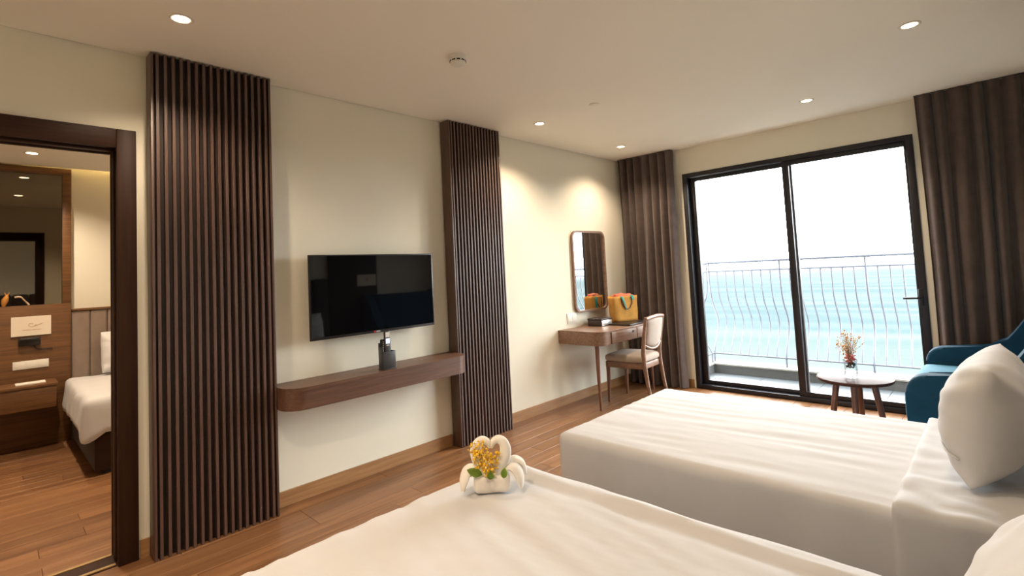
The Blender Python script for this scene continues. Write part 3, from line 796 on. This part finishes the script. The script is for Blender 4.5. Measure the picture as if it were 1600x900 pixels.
lathe('glass', [(0, .001), (.036, .001), (.046, .012), (.048, .04), (.042, .075), (.044, .11), (.049, .135), (.046, .135), (.041, .11), (.039, .075), (.044, .04), (.041, .018), (0, .016)], 0, 0, 'vglass', vs, 28, True)
rg = random.Random(9)
cluster('pebbles', vs, 'soil', 70, lambda r: ((lambda a, q: (q*math.cos(a), q*math.sin(a), r.uniform(.072, .108)))(r.uniform(0, 6.28), .028*r.random()**.5)), .004, .008, rg)
cluster('pink_blossoms', vs, 'pink', 70, lambda r: ((lambda a, q: (q*math.cos(a), q*math.sin(a), r.uniform(.112, .165)))(r.uniform(0, 6.28), .036*r.random()**.5)), .005, .010, rg)
bm = bmesh.new(); tips = []
for k in range(46):
    a = rg.uniform(0, 6.28); s_ = rg.uniform(.02, .095); h = rg.uniform(.20, .325)
    if math.cos(a-.6) < -.2: s_ *= .8
    p0 = (rg.uniform(-.015, .015), rg.uniform(-.015, .015), .09); p2 = (s_*math.cos(a), s_*math.sin(a), h)
    addtube(bm, [p0, (p2[0]*.35, p2[1]*.35, .19), p2], [.0014, .0012, .0008], 4); tips.append(p2)
fin('twigs', bm, 'twig', vs, True)['kind'] = 'stuff'
def tipf(r):
    p = r.choice(tips); return (p[0]+r.gauss(0, .008), p[1]+r.gauss(0, .008), p[2]+r.gauss(-.008, .014))
cluster('orange_blossoms', vs, 'orange', 120, tipf, .003, .0075, rg)
cluster('pale_blossoms', vs, 'pale', 90, tipf, .003, .006, rg)

# ================================================================== BLUE SOFA
sf = thing('blue_sofa', 'small teal blue sofa with rounded arms beside the round table', 'sofa', (3.15, 4.36, 0))
SX0, SX1, SYA, SYB, AZ = 2.775, 3.60, 3.74, 5.00, .635
def arm_profile():
    o = [(SX0+.012, .10), (SX0, .34), (SX0, AZ-.11)]
    for k in range(1, 9):
        a = PI-k*PI/2/8; o.append((SX0+.11+.11*math.cos(a), AZ-.11+.11*math.sin(a)))
    for k in range(0, 13):
        u = k/12; x = SX0+.34+u*.46; z = AZ+.50*(u*u*(3-2*u)); o.append((x, z))
    o += [(SX1-.003, AZ+.49), (SX1, AZ+.46), (SX1, .10)]
    return o
for (a, b) in ((SYA, SYA+.12), (SYB-.12, SYB)):
    prism('arm', arm_profile(), 'y', a, b, 'blue', sf, .022, seg=4)
softbox('backrest', 3.40, SX1, SYA+.121, SYB-.121, .10, AZ+.48, .06, 'blue', sf, .05)
box('seat_base', SX0+.03, 3.399, SYA+.121, SYB-.121, .10, .315, 'blue', sf, .01)
softbox('seat_cushion', SX0-.025, 3.398, SYA+.122, SYB-.122, .3155, .512, .045, 'bluec', sf, .03, lambda p, n: p+Vector((0, 0, .012*max(0, n.z)*max(0, 1-((p.y-4.37)/.5)**2))))
for (x, y) in ((SX0+.06, SYA+.06), (SX0+.06, SYB-.06), (SX1-.06, SYA+.06), (SX1-.06, SYB-.06)):
    tube('leg', [(x, y, .0995), (x, y, 0)], [.022, .014], 'leg', sf, 12)

# ================================================================== CEILING FITTINGS
def downlight(x, y, label, z=H, power=LAMP, ang=2.3):
    t = thing('ceiling_downlight', label, 'downlight', (x, y, z), 0, 'recessed ceiling downlights')
    bm = bmesh.new(); addlathe(bm, [(.036, -.0005), (.052, -.0005), (.052, -.003), (.047, -.006), (.037, -.004), (.036, -.0005)], 0, 0, 28)
    fin('trim_ring', bm, 'plastic', t, True, True)
    lathe('lens', [(0, -.003), (.0355, -.003), (.0355, -.0008), (0, -.0008)], 0, 0, 'lens', t, 24, True)
    l = bpy.data.lights.new('lamp', 'SPOT'); l.energy = power; l.color = WARM; l.spot_size = ang; l.spot_blend = .7; l.shadow_soft_size = .035
    lo = bpy.data.objects.new('lamp', l); C.objects.link(lo); lo.parent = t; lo.location = (0, 0, -.012)
    return t
downlight(.583, .621, 'glowing downlight above the slatted panel nearest the doorway', power=LAMP*.5)
downlight(.485, 3.277, 'glowing downlight beside the slatted panel nearer the desk', power=LAMP*.7)
downlight(2.973, 3.538, 'glowing downlight above the bed nearer the window', power=LAMP*.2)
downlight(2.209, 4.561, 'glowing downlight in front of the balcony door', power=LAMP*.5)
downlight(.452, 4.615, 'small glowing downlight above the writing desk', power=LAMP*.55)
downlight(1.95, .40, 'glowing downlight above the foreground bed', power=LAMP*.75)
downlight(2.85, 2.05, 'glowing downlight above the gap between the beds', power=LAMP*.3)
downlight(1.10, -.75, 'added unseen fill downlight in the entrance side of the room left of the foreground bed', power=LAMP*.55)  # added out of view as fill for faces turned from the window
downlight(2.60, -.75, 'added unseen fill downlight above the entrance end behind the foreground bed', power=LAMP*.55)  # second added fill lamp, behind the camera and never in view
downlight(-2.48, .256, 'glowing downlight in the bedroom beyond the doorway', 2.53, LAMP*.9)
downlight(-1.20, .256, 'glowing downlight in the next bedroom near the doorway', 2.53, LAMP*.9)
downlight(-1.20, 1.60, 'glowing downlight in the next bedroom above the bed', 2.53, LAMP*.9)
sd = thing('smoke_detector', 'white round smoke detector on the ceiling', 'smoke detector', (1.079, 1.875, H))
lathe('mounting_base', [(0, -.0005), (.050, -.0005), (.050, -.016), (.047, -.019), (0, -.019)], 0, 0, 'plastic', sd, 36, True)
lathe('sensor_head', [(0, -.0192), (.044, -.0192), (.046, -.030), (.043, -.044), (.034, -.052), (.020, -.055), (0, -.055)], 0, 0, 'plastic', sd, 36, True)
for k in range(10):
    a = k*2*PI/10; bm = bmesh.new(); addbox(bm, .0435, .0468, -.010, .010, -.036, -.029)
    bmesh.ops.rotate(bm, verts=bm.verts[:], cent=(0, 0, 0), matrix=Matrix.Rotation(a, 3, 'Z'))
    fin('vent_slot', bm, 'black', sd, True)
lathe('sprinkler_cover', [(0, -.0005), (.038, -.0005), (.038, -.006), (.035, -.008), (0, -.008)], 1.076, 3.236, 'ceil', None, 32).location = (0, 0, H)
setp(bpy.data.objects['sprinkler_cover'], 'flat round sprinkler cover plate on the ceiling', 'sprinkler')

# ================================================================== NEXT BEDROOM
pn = thing('wood_wall_panel', 'brown wood wall panel framing the dark mirror in the next bedroom', 'wall panel', (-3.09, -.05, 0))
PX0, PX1 = -3.119, -3.07
box('lower_board', PX0, PX1, -.62, .556, .001, 1.262, 'panel', pn, .002)
box('side_board', PX0, PX1, .492, .556, 1.2625, 2.47, 'panel', pn, .002)
box('side_board', PX0, PX1, -.62, -.556, 1.2625, 2.47, 'panel', pn, .002)
box('top_board', PX0, PX1, -.62, .556, 2.4705, 2.528, 'panel', pn, .002)
box('mirror_glass', PX0, PX0+.02, -.555, .491, 1.263, 2.47, 'smoke', pn)
nt2 = thing('bedside_shelf', 'brown floating bedside shelf under the cream sign in the next bedroom', 'bedside shelf', (-2.9, 0, .36))
box('body', PX1+.0005, -2.74, -.62, .43, .385, .565, 'panel', nt2, .003)
box('top_board', PX1+.0005, -2.73, -.63, .44, .5655, .59, 'panel', nt2, .003)
sg = thing('card_sign', 'cream card sign with gold emblem on the wood panel in the next bedroom', 'sign', (-3.06, .285, 1.0))
box('card', PX1+.0005, PX1+.010, .153, .415, .992, 1.164, 'card', sg)
bm = bmesh.new()
zc, yc_ = 1.090, .285
addtube(bm, [(PX1+.011, yc_+(.012+.016*k/22)*math.cos(.4+k*.27), zc+(.010+.012*k/22)*math.sin(.4+k*.27)) for k in range(23)], .0016, 5)
addtube(bm, [(PX1+.011, yc_+.020+.05*k/8, zc-.012+.020*(k/8)**1.5) for k in range(9)], .0015, 5)
fin('emblem', bm, 'gold', sg)
for (a, b) in ((.225, .280), (.288, .348)):
    bm = bmesh.new(); n = 14
    addtube(bm, [(PX1+.0108, a+(b-a)*k/n, 1.044+.004*math.sin(k*2.4)) for k in range(n+1)], .0014, 5); fin('lettering', bm, 'gold', sg)
ph = thing('wall_phone', 'black wall telephone with cord below the cream sign in the next bedroom', 'telephone', (-3.05, .27, .89))
box('cradle', PX1+.0005, PX1+.028, .200, .345, .905, .975, 'black', ph, .006)
box('handset', PX1+.0285, PX1+.048, .205, .340, .948, .972, 'black', ph, .008)
tube('cord', [(PX1+.008, .30, .904), (PX1+.012, .32, .872), (PX1+.012, .36, .862), (PX1+.006, .425, .862)], .004, 'black', ph, 8)
so = thing('wall_socket', 'long white socket plate under the black phone in the next bedroom', 'wall socket', (-3.06, .28, .69))
box('plate', PX1+.0005, PX1+.009, .165, .400, .700, .772, 'plastic', so, .002)
for k in range(3): box('outlet', PX1+.0091, PX1+.011, .176+.075*k, .238+.075*k, .710, .762, 'plastic', so, .001)
bkt = setp(box('notepad', -.06, .06, -.095, .095, 0, .012, 'paper', None, .002), 'white notepad lying on the bedside shelf in the next bedroom', 'notepad')
bkt.location = (-2.86, .27, .5905)
orn = thing('amber_ornament', 'small amber animal ornament at the mirror foot in the next bedroom', 'ornament', (-3.078, .115, 1.2625))
tube('body', [(.0, -.01, 0), (0, -.006, .03), (.0, .0, .055), (0, .010, .085), (0, .012, .105)], [.010, .020, .024, .016, .006], 'amber', orn, 12, True)
for s in (1, -1): tube('ear', [(0, .012+s*.006, .10), (0, .012+s*.016, .125)], [.005, .002], 'amber', orn, 6, True)
arm = thing('bent_ornament', 'pale bent-arm ornament leaning beside the amber figure in the next bedroom', 'ornament', (-3.082, .22, 1.2625))
tube('arm', [(0, .050, 0.003), (0, .012, .055), (0, .0, .075)], [.007, .006, .006], 'bone', arm, 8, True)
tube('head', [(0, .0, .076), (0, -.02, .080), (0, -.045, .076)], [.007, .010, .008], 'bone', arm, 8, True)
# far bed
hb = thing('padded_headboard', 'taupe padded headboard with vertical channels in the next bedroom', 'headboard', (-3.07, 1.5, 0))
for k in range(14):
    y = .562+.128*k
    softbox('padded_panel', -3.118, -3.03, y, y+.1275, .30, 1.185, .012, 'grey', hb, .02)
box('top_trim', -3.118, -3.02, .56, 2.352, 1.1855, 1.205, 'panel', hb, .003)
fb = thing('double_bed', 'white double bed with dark brown base in the next bedroom', 'bed', (-2.3, 1.45, 0))
box('base', -3.0, -1.66, .56, 2.32, .03, .30, 'skirt', fb, .01)
for (x, y) in ((-1.75, .62), (-1.75, 2.2), (-2.95, .62), (-2.95, 2.2)): box('leg', x, x+.05, y, y+.05, 0, .0299, 'black', fb)
softbox('mattress', -3.02, -1.66, .55, 2.33, .301, .53, .05, 'white', fb, .10)
def fdv(p, n):
    q = p.copy()
    if n.z > .3: q.z += .008*nz(p.x*3, p.y*3, 1)
    if n.z < .5:
        dz = .57-p.z; q.y += n.y*(.10*dz+.012*nz(p.x*7, p.z*3)); q.x += n.x*(.06*dz+.012*nz(p.y*7, p.z*3))
    # the near corner of the duvet hangs lowest
    cr = max(0, 1-abs(p.y-.5)/.12)*max(0, 1-abs(p.x+1.63)/.14)
    if n.z < .3: q.z -= .08*cr*(1 if p.z < .40 else 0)
    return q
softbox('duvet', -3.01, -1.61, .50, 2.36, .30, .575, .05, 'white', fb, .03, fdv, bottom=False)
t = thing('bed_pillow', 'white pillow standing against the padded headboard in the next bedroom', 'pillow', (-2.9, 1.05, .585))
pillow_mesh('pillowcase', .62, .40, .20, 'pillow', t, Matrix.Translation((-2.875, 1.05, .785)) @ Matrix.Rotation(PI, 4, 'Z') @ Matrix.Rotation(.22, 4, 'Y') @ Matrix(((0, 0, -1, 0), (-1, 0, 0, 0), (0, 1, 0, 0), (0, 0, 0, 1))), 4.0)
